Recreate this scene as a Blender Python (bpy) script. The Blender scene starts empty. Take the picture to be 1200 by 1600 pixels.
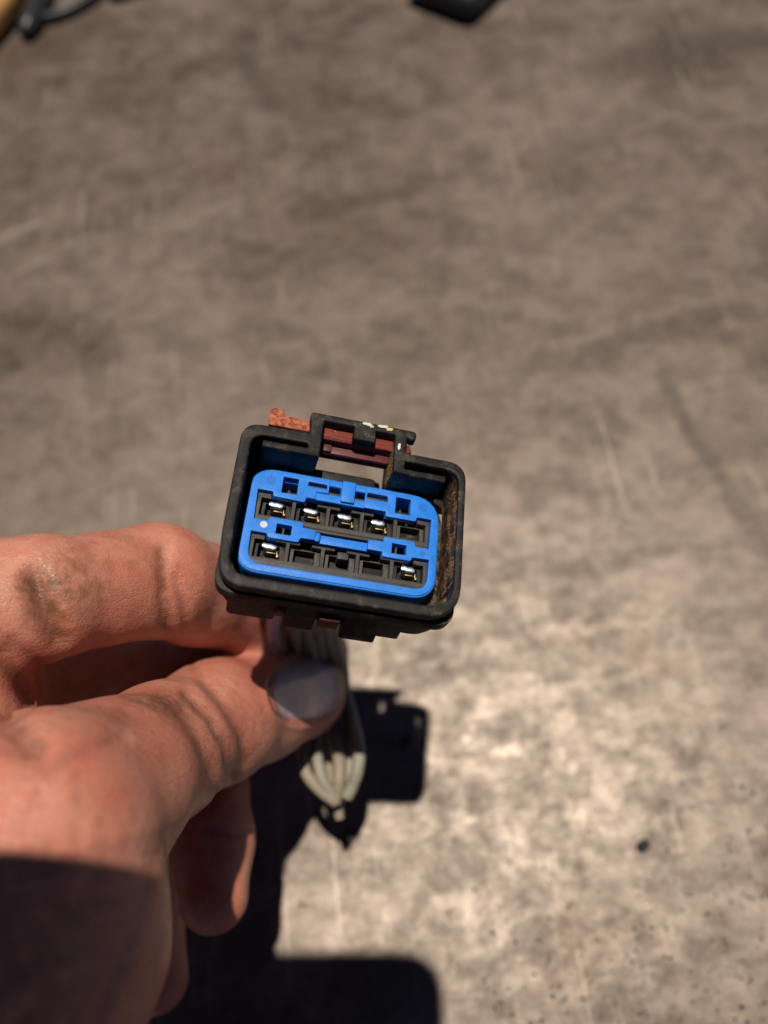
import bpy, bmesh, math, random
import numpy as np
from mathutils import Matrix, Vector
from mathutils.bvhtree import BVHTree

random.seed(7)
rng = np.random.default_rng(7)
SC = bpy.context.scene
COL = SC.collection
MM = 0.001

# ------------------------------------------------------------------ camera, sky, sun, exposure
FPX = 1200.0                                    # focal length in photograph pixels (1200 wide)
CAM_H = 239.0                                   # lens height over the steel table top, mm
def unit(v):
    v = np.array(v, float); return v / np.linalg.norm(v)
DOWN = unit([80 / 1200, 595 / 1200, 1.0])       # plumb line in the lens frame (x right, y down, z forward)
ZW = -DOWN
YW = unit(np.array([0, 0, 1.0]) - DOWN * DOWN[2])
XW = np.cross(YW, ZW)
RW = np.array([XW, YW, ZW])                     # lens frame -> world
def world(p):                                   # lens frame in mm -> world in m
    return (RW @ np.array(p, float) + np.array([0, 0, CAM_H])) * MM
def ray(px, py): return np.array([(px - 600) / FPX, (py - 800) / FPX, 1.0])
def at(px, py, z): return ray(px, py) * z
def on_ground(px, py):
    r = ray(px, py); return world(r * (CAM_H / (r @ DOWN)))
def wdir(v):
    return Vector((RW @ np.array(v, float)).tolist())

cam_d = bpy.data.cameras.new('camera')
cam = bpy.data.objects.new('camera', cam_d); COL.objects.link(cam)
cr, cu, cb = wdir([1, 0, 0]), wdir([0, -1, 0]), wdir([0, 0, -1])
cam.matrix_world = Matrix(((cr.x, cu.x, cb.x, 0), (cr.y, cu.y, cb.y, 0), (cr.z, cu.z, cb.z, CAM_H * MM), (0, 0, 0, 1)))
cam_d.sensor_fit = 'HORIZONTAL'; cam_d.sensor_width = 36; cam_d.lens = 36
cam_d.clip_start = 0.002; cam_d.clip_end = 50
cam_d.dof.use_dof = True; cam_d.dof.focus_distance = 0.130; cam_d.dof.aperture_fstop = 11.5
SC.camera = cam

SUN = unit([0, 800 / 1200, 1.0])                # direction the light travels
sw = wdir(SUN)
sun_d = bpy.data.lights.new('sun', 'SUN'); sun_d.energy = 5.0; sun_d.angle = math.radians(0.9)
sun_d.color = (1.0, 0.90, 0.78)
sun = bpy.data.objects.new('sun', sun_d); COL.objects.link(sun)
sun.rotation_euler = sw.to_track_quat('-Z', 'Y').to_euler(); sun.location = (0, 0, 2)
wd = bpy.data.worlds.new('World'); SC.world = wd; wd.use_nodes = True
nt = wd.node_tree; bg = nt.nodes['Background']; sky = nt.nodes.new('ShaderNodeTexSky')
sky.sky_type = 'NISHITA'; sky.sun_disc = False; sky.altitude = 2500; sky.air_density = 0.4; sky.dust_density = 0.3; sky.ozone_density = 5.0
sky.sun_elevation = math.asin(max(-1, min(1, -sw.z))); sky.sun_rotation = math.atan2(-sw.x, -sw.y)
nt.links.new(sky.outputs[0], bg.inputs[0]); bg.inputs[1].default_value = 0.05
SC.view_settings.view_transform = 'Standard'; SC.view_settings.look = 'None'
SC.view_settings.exposure = -0.05; SC.view_settings.gamma = 1

# ------------------------------------------------------------------ node helpers
class Mat:
    def __init__(s, name):
        s.m = bpy.data.materials.new(name); s.m.use_nodes = True
        s.t = s.m.node_tree; s.b = s.t.nodes['Principled BSDF']
        tc = s.t.nodes.new('ShaderNodeTexCoord'); mp = s.t.nodes.new('ShaderNodeVectorMath'); mp.operation = 'SCALE'
        mp.inputs[3].default_value = 1000.0
        s.t.links.new(tc.outputs['Object'], mp.inputs[0]); s.co = mp.outputs[0]      # millimetres
        s.geo = None
    def n(s, typ, **kw):
        nd = s.t.nodes.new(typ)
        for k, v in kw.items(): setattr(nd, k, v)
        return nd
    def put(s, sock, v):
        if isinstance(v, bpy.types.NodeSocket): s.t.links.new(v, sock)
        else: sock.default_value = v
    def set(s, **kw):
        for k, v in kw.items():
            key = {'color': 'Base Color', 'rough': 'Roughness', 'metal': 'Metallic', 'spec': 'Specular IOR Level', 'normal': 'Normal',
                   'sss': 'Subsurface Weight', 'coat': 'Coat Weight', 'coatr': 'Coat Roughness', 'ior': 'IOR', 'sheen': 'Sheen Weight'}[k]
            if k == 'color' and not isinstance(v, bpy.types.NodeSocket): v = (*v, 1)
            s.put(s.b.inputs[key], v)
        return s
    def stretch(s, scale, rot=(0, 0, 0), loc=(0, 0, 0)):
        mp = s.n('ShaderNodeMapping'); s.t.links.new(s.co, mp.inputs[0])
        mp.inputs['Scale'].default_value = scale; mp.inputs['Rotation'].default_value = rot; mp.inputs['Location'].default_value = loc
        return mp.outputs[0]
    def noise(s, scale, detail=4, rough=0.55, co=None, dist=0.0):
        nd = s.n('ShaderNodeTexNoise'); s.t.links.new(co or s.co, nd.inputs['Vector'])
        nd.inputs['Scale'].default_value = scale; nd.inputs['Detail'].default_value = detail
        nd.inputs['Roughness'].default_value = rough; nd.inputs['Distortion'].default_value = dist
        return nd.outputs[0]
    def voro(s, scale, co=None, feature='F1', rnd=1.0):
        nd = s.n('ShaderNodeTexVoronoi', feature=feature); s.t.links.new(co or s.co, nd.inputs['Vector'])
        nd.inputs['Scale'].default_value = scale
        nd.inputs['Randomness'].default_value = rnd
        return nd.outputs[0]
    def ramp(s, v, lo, hi, a=0.0, b=1.0, smooth=True):
        nd = s.n('ShaderNodeMapRange', clamp=True)
        if smooth: nd.interpolation_type = 'SMOOTHSTEP'
        s.put(nd.inputs[0], v)
        for i, x in enumerate((lo, hi, a, b)): nd.inputs[i + 1].default_value = x
        return nd.outputs[0]
    def math(s, op, a, b=0.0):
        nd = s.n('ShaderNodeMath', operation=op); s.put(nd.inputs[0], a); s.put(nd.inputs[1], b); return nd.outputs[0]
    def mix(s, f, a, b, mode='MIX'):
        nd = s.n('ShaderNodeMix', data_type='RGBA', blend_type=mode)
        s.put(nd.inputs[0], f)
        for i, v in ((6, a), (7, b)):
            s.put(nd.inputs[i], v if isinstance(v, bpy.types.NodeSocket) else (*v, 1))
        return nd.outputs[2]
    def near(s, c, r0, r1):                      # 1 inside r0 mm of point c, 0 beyond r1
        nd = s.n('ShaderNodeVectorMath', operation='DISTANCE'); s.t.links.new(s.co, nd.inputs[0]); nd.inputs[1].default_value = c
        return s.ramp(nd.outputs['Value'], r0, r1, 1.0, 0.0)
    def axis(s, i):
        if s.geo is None:
            s.geo = s.n('ShaderNodeSeparateXYZ'); s.t.links.new(s.co, s.geo.inputs[0])
        return s.geo.outputs[i]
    def seg(s, a, b, w0, w1):                    # 1 on the ground line a-b, fading to 0 at w1 mm
        a, b = np.array([a[0], a[1], 0.]), np.array([b[0], b[1], 0.]); ba = b - a
        wob = s.n('ShaderNodeTexNoise'); s.t.links.new(s.co, wob.inputs['Vector']); wob.inputs['Scale'].default_value = .05; wob.inputs['Detail'].default_value = 3
        w1_ = s.n('ShaderNodeVectorMath', operation='MULTIPLY_ADD'); s.t.links.new(wob.outputs['Color'], w1_.inputs[0]); w1_.inputs[1].default_value = (9, 9, 0); s.t.links.new(s.co, w1_.inputs[2])
        p = s.n('ShaderNodeVectorMath', operation='SUBTRACT'); s.t.links.new(w1_.outputs[0], p.inputs[0]); p.inputs[1].default_value = tuple(a + np.array([4.5, 4.5, 0]))
        d = s.n('ShaderNodeVectorMath', operation='DOT_PRODUCT'); s.t.links.new(p.outputs[0], d.inputs[0]); d.inputs[1].default_value = tuple(ba / (ba @ ba))
        t = s.n('ShaderNodeClamp'); s.t.links.new(d.outputs['Value'], t.inputs[0])
        q = s.n('ShaderNodeVectorMath', operation='SCALE'); q.inputs[0].default_value = tuple(ba); s.t.links.new(t.outputs[0], q.inputs[3])
        e = s.n('ShaderNodeVectorMath', operation='DISTANCE'); s.t.links.new(p.outputs[0], e.inputs[0]); s.t.links.new(q.outputs[0], e.inputs[1])
        return s.ramp(e.outputs['Value'], w0, w1, 1.0, 0.0)
    def bump(s, h, strength=0.5, dist=0.1, prev=None):
        nd = s.n('ShaderNodeBump'); nd.inputs['Strength'].default_value = strength; nd.inputs['Distance'].default_value = dist * MM
        s.put(nd.inputs['Height'], h)
        if prev is not None: s.t.links.new(prev, nd.inputs['Normal'])
        return nd.outputs[0]

# ------------------------------------------------------------------ materials
def mat_ground():
    m = Mat('worn_steel')
    big = m.noise(0.009, 4, 0.6, m.stretch((1, 1.3, 1), (0, 0, 0.7)), 0.5)
    mid = m.noise(0.055, 6, 0.66, m.stretch((1.0, 1.25, 1), (0, 0, -0.5)), 0.5)
    fin = m.noise(0.55, 7, 0.78)
    gra = m.noise(2.2, 3, 0.6)
    c = m.mix(m.ramp(big, 0.34, 0.66), (0.046, 0.031, 0.023), (0.152, 0.119, 0.098))
    c = m.mix(m.ramp(mid, 0.36, 0.64), m.mix(0.40, c, (0.045, 0.035, 0.029)), m.mix(0.30, c, (0.27, 0.214, 0.178)))
    rust = m.ramp(m.noise(0.022, 5, 0.6, m.stretch((1, 1, 1), (0, 0, 0), (31, 7, 0))), 0.54, 0.72)
    c = m.mix(m.math('MULTIPLY', rust, 0.5), c, (0.080, 0.042, 0.028))
    c = m.mix(m.math('MULTIPLY', m.ramp(fin, 0.50, 0.72), 0.22), c, (0.27, 0.225, 0.185))
    c = m.mix(m.math('MULTIPLY', m.ramp(fin, 0.47, 0.30), 0.25), c, (0.028, 0.024, 0.022))
    # long scuffs and hair scratches
    scr = 0.0
    for sc, rot, th, gl_ in (((0.5, 0.010, 1), 0.9, 0.70, .02), ((0.35, 0.008, 1), -0.45, 0.70, .02), ((0.9, 0.012, 1), 1.7, 0.71, .03), ((1.1, 0.02, 1), 2.4, 0.72, .03)):
        st = m.noise(1.0, 3, 0.5, m.stretch(sc, (0, 0, rot)))
        gate = m.ramp(m.noise(gl_, 2, 0.5, m.stretch((1, 1, 1), (0, 0, rot), (rot * 40, 0, 0))), 0.50, 0.62)
        scr = m.math('ADD', scr, m.math('MULTIPLY', m.ramp(st, th - 0.09, th), gate))
    c = m.mix(m.math('MULTIPLY', m.math('MINIMUM', scr, 1.0), 0.42), c, (0.36, 0.30, 0.25))
    def gp(px, py): return tuple((on_ground(px, py) / MM)[:2])
    for a, b, w0, w1, col, amt in (((1035, 590), (1110, 720), .8, 5, (0.035, 0.027, 0.022), .55), ((1110, 720), (1215, 880), .8, 5, (0.035, 0.027, 0.022), .45),
            ((860, 545), (1130, 455), .6, 4, (0.30, 0.25, 0.20), .35), ((880, 560), (1150, 480), .8, 6, (0.04, 0.03, 0.025), .35), ((0, 375), (70, 340), .5, 2.5, (0.42, 0.36, 0.30), .5),
            ((30, 425), (150, 360), .5, 2.2, (0.42, 0.36, 0.30), .4), ((470, 330), (640, 300), 1, 9, (0.045, 0.030, 0.024), .5), ((380, 90), (420, 160), 1, 10, (0.04, 0.032, 0.027), .5),
            ((1170, 740), (1200, 790), .6, 3, (0.4, 0.34, 0.28), .4), ((830, 560), (740, 690), 1, 8, (0.05, 0.04, 0.03), .3), ((60, 110), (150, 100), .5, 3, (0.4, 0.33, 0.27), .3),
            ((950, 100), (1180, 60), 2, 18, (0.04, 0.032, 0.026), .4), ((10, 90), (120, 30), 3, 22, (0.05, 0.03, 0.02), .45), ((1060, 960), (1180, 940), .5, 3, (0.36, 0.31, 0.26), .3)):
        c = m.mix(m.math('MULTIPLY', m.seg(gp(*a), gp(*b), w0, w1), m.math('MULTIPLY', m.ramp(mid, .35, .6, .5, 1), amt * (.55 if col[0] > .2 else 1.4))), c, col)
    # dark pits
    pit = 0.0
    for vs_, lo, off in ((0.16, .15, 90), (0.45, .17, 40)):
        pv = m.voro(vs_); pg = m.ramp(m.noise(0.04, 3, 0.6, m.stretch((1, 1, 1), (0, 0, 0), (0, off, 0))), 0.48, 0.62)
        pit = m.math('ADD', pit, m.math('MULTIPLY', m.ramp(m.math('ADD', pv, m.math('MULTIPLY', m.math('SUBTRACT', fin, 0.5), 0.4)), lo, lo * .5), pg))
    pit = m.math('MINIMUM', pit, 1.0)
    c = m.mix(m.math('MULTIPLY', pit, 0.8), c, (0.018, 0.018, 0.018))
    h = m.math('ADD', m.math('MULTIPLY', gra, 0.30), m.math('ADD', m.math('MULTIPLY', m.noise(0.9, 5, .7), 0.75), m.math('ADD', m.math('MULTIPLY', scr, .25), m.math('MULTIPLY', pit, -0.6))))
    rough = m.math('ADD', m.ramp(mid, 0.3, 0.7, 0.50, 0.40), m.ramp(m.noise(.16, 6, .75), .35, .65, .06, -.06))
    m.set(color=c, metal=0.16, rough=rough, spec=m.ramp(m.noise(.12, 7, .8, m.stretch((1, 1.7, 1), (0, 0, .4))), .36, .64, 0.40, 1.0), normal=m.bump(h, 0.30, 0.28))
    m.b.inputs['Specular Tint'].default_value = (1.0, 0.90, 0.78, 1)
    return m.m
def plastic(name, col, rough, dust=0.0, dustcol=(0.20, 0.155, 0.10), grain=0.25, extra=None):
    m = Mat(name)
    n1 = m.noise(0.35, 5, 0.6); n2 = m.noise(3.5, 3, 0.6)
    c = m.mix(m.ramp(n1, 0.3, 0.7), tuple(x * 0.85 for x in col), tuple(min(1, x * 1.12) for x in col))
    sp_ = m.noise(5.0, 2, 0.7); c = m.mix(m.ramp(sp_, .35, .65, 0, .35), c, tuple(min(1, x * 1.55 + .006) for x in col))
    if dust:
        d = m.math('MULTIPLY', m.ramp(n1, 0.48, 0.66), m.ramp(n2, 0.40, 0.62))
        c = m.mix(m.math('MULTIPLY', d, dust), c, dustcol)
        sp = m.ramp(m.voro(1.6), 0.16, 0.08)
        c = m.mix(m.math('MULTIPLY', m.math('MULTIPLY', sp, m.ramp(n1, 0.5, 0.6)), min(1, dust * 1.2)), c, (0.42, 0.36, 0.28))
    if extra: c = extra(m, c)
    m.set(color=c, rough=m.ramp(n2, 0.3, 0.7, rough - 0.08, min(1, rough + 0.10)), spec=0.26,
          normal=m.bump(m.math('ADD', m.noise(6.0, 2, 0.6), m.math('MULTIPLY', n2, 0.8)), grain, 0.05))
    return m.m
def soil_on_inside(m, c):                         # brown soil caked on the right inner wall and in the corner below
    x, y = m.axis(0), m.axis(1)
    g = m.math('MULTIPLY', m.ramp(x, 17.2, 18.4), m.ramp(m.axis(2), -0.6, -1.8))
    g = m.math('MULTIPLY', g, m.ramp(m.noise(0.5, 6, 0.72), 0.42, 0.58))
    c = m.mix(g, c, m.mix(m.ramp(m.noise(2.2, 4, 0.6), 0.35, 0.65), (0.035, 0.022, 0.014), (0.26, 0.145, 0.07)))
    g2 = m.math('MULTIPLY', m.near((6.6, 12.5, -4.0), 3.0, 5.2), m.ramp(m.noise(1.3, 5, 0.65), 0.40, 0.52))
    g2 = m.math('MULTIPLY', g2, m.ramp(m.axis(2), -0.3, -0.9))
    return m.mix(g2, c, m.mix(m.ramp(m.noise(2.5, 4, 0.6), 0.35, 0.65), (0.05, 0.03, 0.018), (0.25, 0.16, 0.08)))
M = {}
M['ground'] = mat_ground()
M['black'] = plastic('black_plastic', (0.006, 0.006, 0.0065), 0.58, 0.40, extra=soil_on_inside, grain=0.35)
M['dark'] = plastic('dark_plastic', (0.008, 0.008, 0.009), 0.55, 0.25)
M['cell'] = plastic('grey_black_plastic', (0.046, 0.043, 0.043), 0.5, 0.12, grain=0.5)
M['blue'] = plastic('blue_plastic', (0.014, 0.165, 0.600), 0.46, 0.13, (0.10, 0.16, 0.28), grain=0.4)
M['blue2'] = plastic('blue_plastic_disc', (0.015, 0.122, 0.476), 0.38, 0.0, grain=0.15)
M['glint'] = plastic('dimple_glint', (0.504, 0.532, 0.574), 0.5)  # pale colour painted in for the glint on a small dimple
def lit_tab(m, c):                              # sunlit orange painted into the colour of the exposed tab
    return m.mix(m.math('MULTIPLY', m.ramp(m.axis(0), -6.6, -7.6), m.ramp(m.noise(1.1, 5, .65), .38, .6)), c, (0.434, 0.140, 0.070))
M['red'] = plastic('red_plastic', (0.165, 0.028, 0.018), 0.65, 0.85, (0.06, 0.03, 0.02), grain=1.0, extra=lit_tab)
M['cream'] = plastic('cream_insulation', (0.238, 0.200, 0.148), 0.5, 0.8, (0.16, 0.11, 0.07))
M['pale'] = plastic('pale_insulation', (0.238, 0.219, 0.181), 0.5, 0.5, (0.16, 0.11, 0.07))
M['violet'] = plastic('violet_insulation', (0.350, 0.252, 0.322), 0.5, 0.3)
M['teal'] = plastic('green_insulation', (0.224, 0.219, 0.171), 0.5, 0.4)
M['soil'] = plastic('soil', (0.16, 0.09, 0.045), 0.95, 0.8, (0.03, 0.02, 0.012))
M['amber'] = plastic('amber_plastic', (0.60, 0.33, 0.11), 0.45, 0.2)
M['tool_black'] = plastic('black_rubber', (0.018, 0.02, 0.024), 0.35, 0.1)
M['chip_a'] = plastic('white_paint', (0.55, 0.54, 0.50), 0.7, 0.4)
M['chip_b'] = plastic('yellowed_paint', (0.48, 0.37, 0.2), 0.7, 0.4)
M['stone'] = plastic('dark_grit', (0.02, 0.021, 0.021), 0.7, 0.4)
def metal(name, col, rough):
    m = Mat(name); m.set(color=m.mix(m.ramp(m.noise(1.5, 3), 0.35, 0.7), col, tuple(x * 0.7 for x in col)), metal=1.0,
                         rough=m.ramp(m.noise(4, 3), 0.3, 0.7, rough - 0.08, rough + 0.12), normal=m.bump(m.noise(3, 3), 0.2, 0.05))
    return m.m
M['tin'] = metal('tin', (0.58, 0.70, 0.78), 0.48)
M['brass'] = metal('brass', (0.34, 0.25, 0.14), 0.5)

# ------------------------------------------------------------------ object helpers
def link(name, me, mat=None, parent=None, kind=None):
    if mat and not me.materials: me.materials.append(mat)
    o = bpy.data.objects.new(name, me); COL.objects.link(o)
    if parent: o.parent = parent
    if kind: o['kind'] = kind
    return o
def tag(o, label=None, cat=None, group=None, kind=None):
    if label: o['label'] = label
    if cat: o['category'] = cat
    if group: o['group'] = group
    if kind: o['kind'] = kind
    return o
def mesh_from(name, vs, fs, smooth=False, scale=MM):
    me = bpy.data.meshes.new(name)
    me.from_pydata([tuple(c * scale for c in v) for v in vs], [], fs)
    me.validate(); me.update()
    if smooth: me.shade_smooth()
    return me
def round_poly(pts, r):
    """corner rounding of a closed polygon; r is one number or one per corner (mm)"""
    out = []; n = len(pts)
    for i in range(n):
        p = np.array(pts[i], float); a = np.array(pts[i - 1], float); b = np.array(pts[(i + 1) % n], float)
        ri = r[i] if isinstance(r, (list, tuple)) else r
        da, db = np.linalg.norm(a - p), np.linalg.norm(b - p)
        ri = min(ri, da * 0.48, db * 0.48)
        if ri < 0.18: out.append(tuple(p)); continue
        k = 7 if ri > 1.5 else 3
        A = p + (a - p) / da * ri; B = p + (b - p) / db * ri
        for j in range(k + 1):
            t = j / k; out.append(tuple((1 - t) ** 2 * A + 2 * t * (1 - t) * p + t * t * B))
    return out
def area2(lp): return sum(lp[i - 1][0] * lp[i][1] - lp[i][0] * lp[i - 1][1] for i in range(len(lp)))
def offset(lp, d):
    """mitred offset towards the left of the travel direction"""
    out = []; n = len(lp)
    for i in range(n):
        a, p, b = np.array(lp[i - 1]), np.array(lp[i]), np.array(lp[(i + 1) % n])
        e1, e2 = unit(p - a), unit(b - p); n1 = np.array([-e1[1], e1[0]]); n2 = np.array([-e2[1], e2[0]])
        m = n1 + n2; q = m @ n1
        out.append(tuple(p + m * (d / max(q, .35))))
    return out
def extrude(loops, w0, w1, bev=0.12, res=2):
    """filled outline (first loop) with holes (the rest), from depth w0 (front, edges rounded) back to w1"""
    from mathutils.geometry import tessellate_polygon
    clean = []
    for i, lp in enumerate(loops):
        l2 = [p for k, p in enumerate(lp) if math.dist(p, lp[k - 1]) > 1e-4]
        if (area2(l2) > 0) != (i == 0): l2 = l2[::-1]
        clean.append(l2)
    bm = bmesh.new(); prev = None; steps = []
    for j in range(res + 1):
        a = math.pi / 2 * j / res; steps.append((bev * (1 - math.sin(a)), w0 - bev * (1 - math.cos(a))))
    steps.append((0, w1)); first = None
    for off, z in steps:
        cur = [[bm.verts.new((x, y, z)) for x, y in (offset(lp, off) if off > 1e-6 else lp)] for lp in clean]
        if prev:
            for A, B in zip(prev, cur):
                for k in range(len(A)):
                    k2 = (k + 1) % len(A); bm.faces.new((A[k], B[k], B[k2], A[k2]))
        else: first = cur
        prev = cur
    for rings_, fl in ((first, False), (prev, True)):
        flat = [v for r in rings_ for v in r]
        for t in tessellate_polygon([[v.co for v in r] for r in rings_]):
            f = [flat[k] for k in t]
            try: bm.faces.new(f[::-1] if fl else f)
            except ValueError: pass
    return bm
def box_bm(x0, x1, y0, y1, z0, z1, bev=0.1, seg=2):
    bm = bmesh.new(); bmesh.ops.create_cube(bm, size=1)
    for v in bm.verts: v.co = Vector(((x0 + x1) / 2 + v.co.x * (x1 - x0), (y0 + y1) / 2 + v.co.y * (y1 - y0), (z0 + z1) / 2 + v.co.z * (z1 - z0)))
    if bev: bmesh.ops.bevel(bm, geom=bm.edges, offset=bev, segments=seg, profile=0.5, affect='EDGES')
    return bm
def join(*bms):
    out = bmesh.new()
    for b in bms:
        me = bpy.data.meshes.new('j'); b.to_mesh(me); out.from_mesh(me); bpy.data.meshes.remove(me); b.free()
    return out
def finish(bm, name, smooth_deg=35):
    for v in bm.verts: v.co *= MM
    bmesh.ops.recalc_face_normals(bm, faces=bm.faces)
    me = bpy.data.meshes.new(name)
    for f in bm.faces: f.smooth = True
    for e in bm.edges:
        e.smooth = not (len(e.link_faces) == 2 and e.calc_face_angle(0) > math.radians(smooth_deg))
    bm.to_mesh(me); bm.free(); return me
def tube_mesh(name, pts, r, seg=10, cap=True, jitter=0.0):
    pts = [np.array(p, float) for p in pts]; vs, fs = [], []
    n = len(pts); prev = None
    for i, p in enumerate(pts):
        t = unit(pts[min(i + 1, n - 1)] - pts[max(i - 1, 0)])
        if prev is None: prev = unit(np.cross(t, [0.3, 0.2, 0.9]))
        a = unit(prev - t * (prev @ t)); b = np.cross(t, a); prev = a
        rr = r[i] if isinstance(r, (list, tuple, np.ndarray)) else r
        rr *= 1 + jitter * (random.random() - 0.5)
        for k in range(seg):
            an = 2 * math.pi * k / seg; vs.append(p + rr * (math.cos(an) * a + math.sin(an) * b))
    for i in range(n - 1):
        for k in range(seg):
            k2 = (k + 1) % seg; fs.append((i * seg + k, i * seg + k2, (i + 1) * seg + k2, (i + 1) * seg + k))
    if cap: fs.append(tuple(range(seg - 1, -1, -1))); fs.append(tuple((n - 1) * seg + k for k in range(seg)))
    return mesh_from(name, [tuple(v) for v in vs], fs, True)
def spline(pts, n=12):
    P = [np.array(p, float) for p in pts]; P = [2 * P[0] - P[1]] + P + [2 * P[-1] - P[-2]]; out = []
    for i in range(1, len(P) - 2):
        for j in range(n):
            t = j / n; a, b, c, d = P[i - 1:i + 3]
            out.append(0.5 * ((2 * b) + (-a + c) * t + (2 * a - 5 * b + 4 * c - d) * t * t + (-a + 3 * b - 3 * c + d) * t ** 3))
    out.append(P[-2]); return out

# ------------------------------------------------------------------ ground
def build_ground():
    n = 2; s = 3.0
    me = bpy.data.meshes.new('steel_table_top')
    me.from_pydata([(-s, -s, 0), (s, -s, 0), (s, s, 0), (-s, s, 0)], [], [(0, 1, 2, 3)])
    g = link('ground', me, M['ground'], kind='structure')
build_ground()

# ------------------------------------------------------------------ the connector
BK_ = np.array([-.150, .310, .62]); SW = float(np.linalg.norm(BK_)); BK = unit(BK_)   # backwards through the plug
O3 = at(542, 806, 125)
UU = np.array([.98, .1725, 0.0]); UU[2] = -(UU @ BK_) / BK_[2]; UU = unit(UU)
VV = np.cross(BK, UU) * -1
if VV[1] > 0: VV = -VV
SV = .905 / -VV[1]                              # plug outlines below are drawn in units stretched by these two factors
INS = 0.98                                      # the blue face sits a little inside the drawn outline
def real(p): return np.array([p[0], p[1] * SV, p[2] * SW])
conn = bpy.data.objects.new('wire_connector', None); COL.objects.link(conn)
ux, vx, wx = wdir(UU), wdir(VV), wdir(-BK); o = world(O3)
conn.matrix_world = Matrix(((ux.x, vx.x, wx.x, o[0]), (ux.y, vx.y, wx.y, o[1]), (ux.z, vx.z, wx.z, o[2]), (0, 0, 0, 1)))
conn.empty_display_size = 0.005
tag(conn, 'black ten-way plug with blue face and red lock, pinched by the wires', 'connector')
def loc(px, py, z):                             # lens-frame pixel and depth -> connector-local mm
    p = at(px, py, z) - O3
    return np.array([p @ UU, p @ VV, -(p @ BK)])
def part(name, bm, mat, parent=conn, label=None, kind=None, deg=35):
    for v in bm.verts: v.co.y *= SV; v.co.z *= SW
    ob = link(name, finish(bm, name, deg), mat, parent, kind)
    if label: ob['label'] = label
    return ob
# housing ----------------------------------------------------------
OUT = [(-19.1, -6.0), (-19.2, 13.9), (-7.9, 14.1), (-8.35, 18.35), (10.6, 18.3), (10.5, 16.6), (9.7, 16.4), (9.0, 16.9), (8.85, 13.7),
       (19.9, 13.7), (19.8, -14.6), (-18.4, -14.5)]
OUTR = [0.3, 3.3, 0.3, 0.9, 0.8, 0.5, 0.3, 0.3, 0.3, 3.6, 6.0, 5.6]
INN = [(-17.35, -6.0), (-17.3, 12.0), (-7.9, 12.0), (-7.9, 11.2), (-15.5, 11.15), (-15.5, 9.9), (-5.8, 9.9), (-5.8, 17.0), (-0.5, 17.0), (-0.5, 14.6),
       (3.35, 14.6), (3.35, 16.9), (6.8, 16.9), (6.9, 9.7), (16.3, 9.3), (16.3, 10.6), (8.9, 10.6), (8.9, 12.1), (18.6, 11.9), (18.5, -12.8), (-17.0, -12.7)]
INNR = [0.3, 2.4, 0.5, 0.5, 0.2, 0.4, 0.2, 0.2, 0.2, 0.3, 0.3, 0.2, 0.2, 0.2, 0.5, 0.3, 0.3, 0.3, 2.6, 4.6, 4.4]
front = extrude([round_poly(OUT, OUTR), round_poly(INN, INNR)], 0.0, -2.6, 0.38, 3)
# the shell behind the front frame: open at the top between the two legs
BODY = [(-18.75, -6), (-18.8, 13.6), (-7.7, 13.75), (-7.7, 16.6), (-5.85, 16.6), (-5.85, 9.95), (-15.4, 9.95), (-15.4, 11.1), (-7.95, 11.1), (-7.95, 12.05), (-17.3, 12.05),
        (-17.0, -12.7), (18.5, -12.8), (18.6, 11.95), (8.95, 12.05), (8.95, 10.65), (16.2, 10.6), (16.2, 9.4), (6.95, 9.75), (6.95, 16.6), (8.8, 16.6), (8.8, 13.4), (19.5, 13.4), (19.4, -14.2), (-18.0, -14.1)]
BODYR = [0.2, 3.0, .2, .3, .2, .2, .4, .2, .2, .2, 2.4, 4.4, 4.6, 2.6, .2, .2, .2, .4, .2, .2, .3, .2, 3.3, 5.6, 5.2]
shell = extrude([round_poly(BODY, BODYR)], -2.0, -14.5, 0.1, 1)
coll = extrude([round_poly([(-19.0, -14.6), (-19.0, -8), (-18.2, -8), (-17.3, -12.9), (-8, -13.4), (14, -13.4), (19, -9), (19.7, -8), (19.7, -14.7)], [5, .2, .2, 4, .2, 3, .2, .2, 5])], -4.4, -8.0, 0.3, 2)
rear = extrude([round_poly([(-17.9, -13.4), (-17.9, 10.2), (18.6, 10.2), (18.6, -13.4)], 4.0)], -14.2, -18.5, 0.6, 2)
corners = [box_bm(-18.5, -5.8, 8.5, 13.3, -14.9, -13.3, .7), box_bm(6.9, 19.1, 8.5, 13.2, -14.9, -13.3, .7)]
# bottom catch and rails seen under the rim
rails = [box_bm(-16.6, -8.6, -14.9, -13.0, -18, -6, 0.7), box_bm(-7.2, -2.0, -15.6, -13.0, -18, -7, 0.4),
         box_bm(2.4, 8.6, -16.0, -13.0, -18.5, -7, 0.5), box_bm(8.2, 12.6, -14.9, -13.0, -18, -7, 0.4)]
for rl in rails:
    for v in rl.verts:
        k = min(1.0, max(0.0, (v.co.z + 18) / 10)); v.co.y = v.co.y * (1 - k) + (-13.5 + (v.co.y + 13.0) * .12) * k
hump = box_bm(-6.0, 6.9, 9.5, 13.9, -19.5, -16.5, .8)  # block added behind the latch to stop sun passing through its window
part('housing', join(hump, front, shell, coll, rear, *corners, *rails), M['black'])
# inner lip of the rubber seal seen through the open top
seal = extrude([round_poly([(-6.2, 8.6), (-6.2, 11.2), (5.1, 11.2), (5.1, 8.6)], 0.7)], -9.0, -13.5, 0.4, 2)
part('seal_lip', seal, M['dark'])
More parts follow.
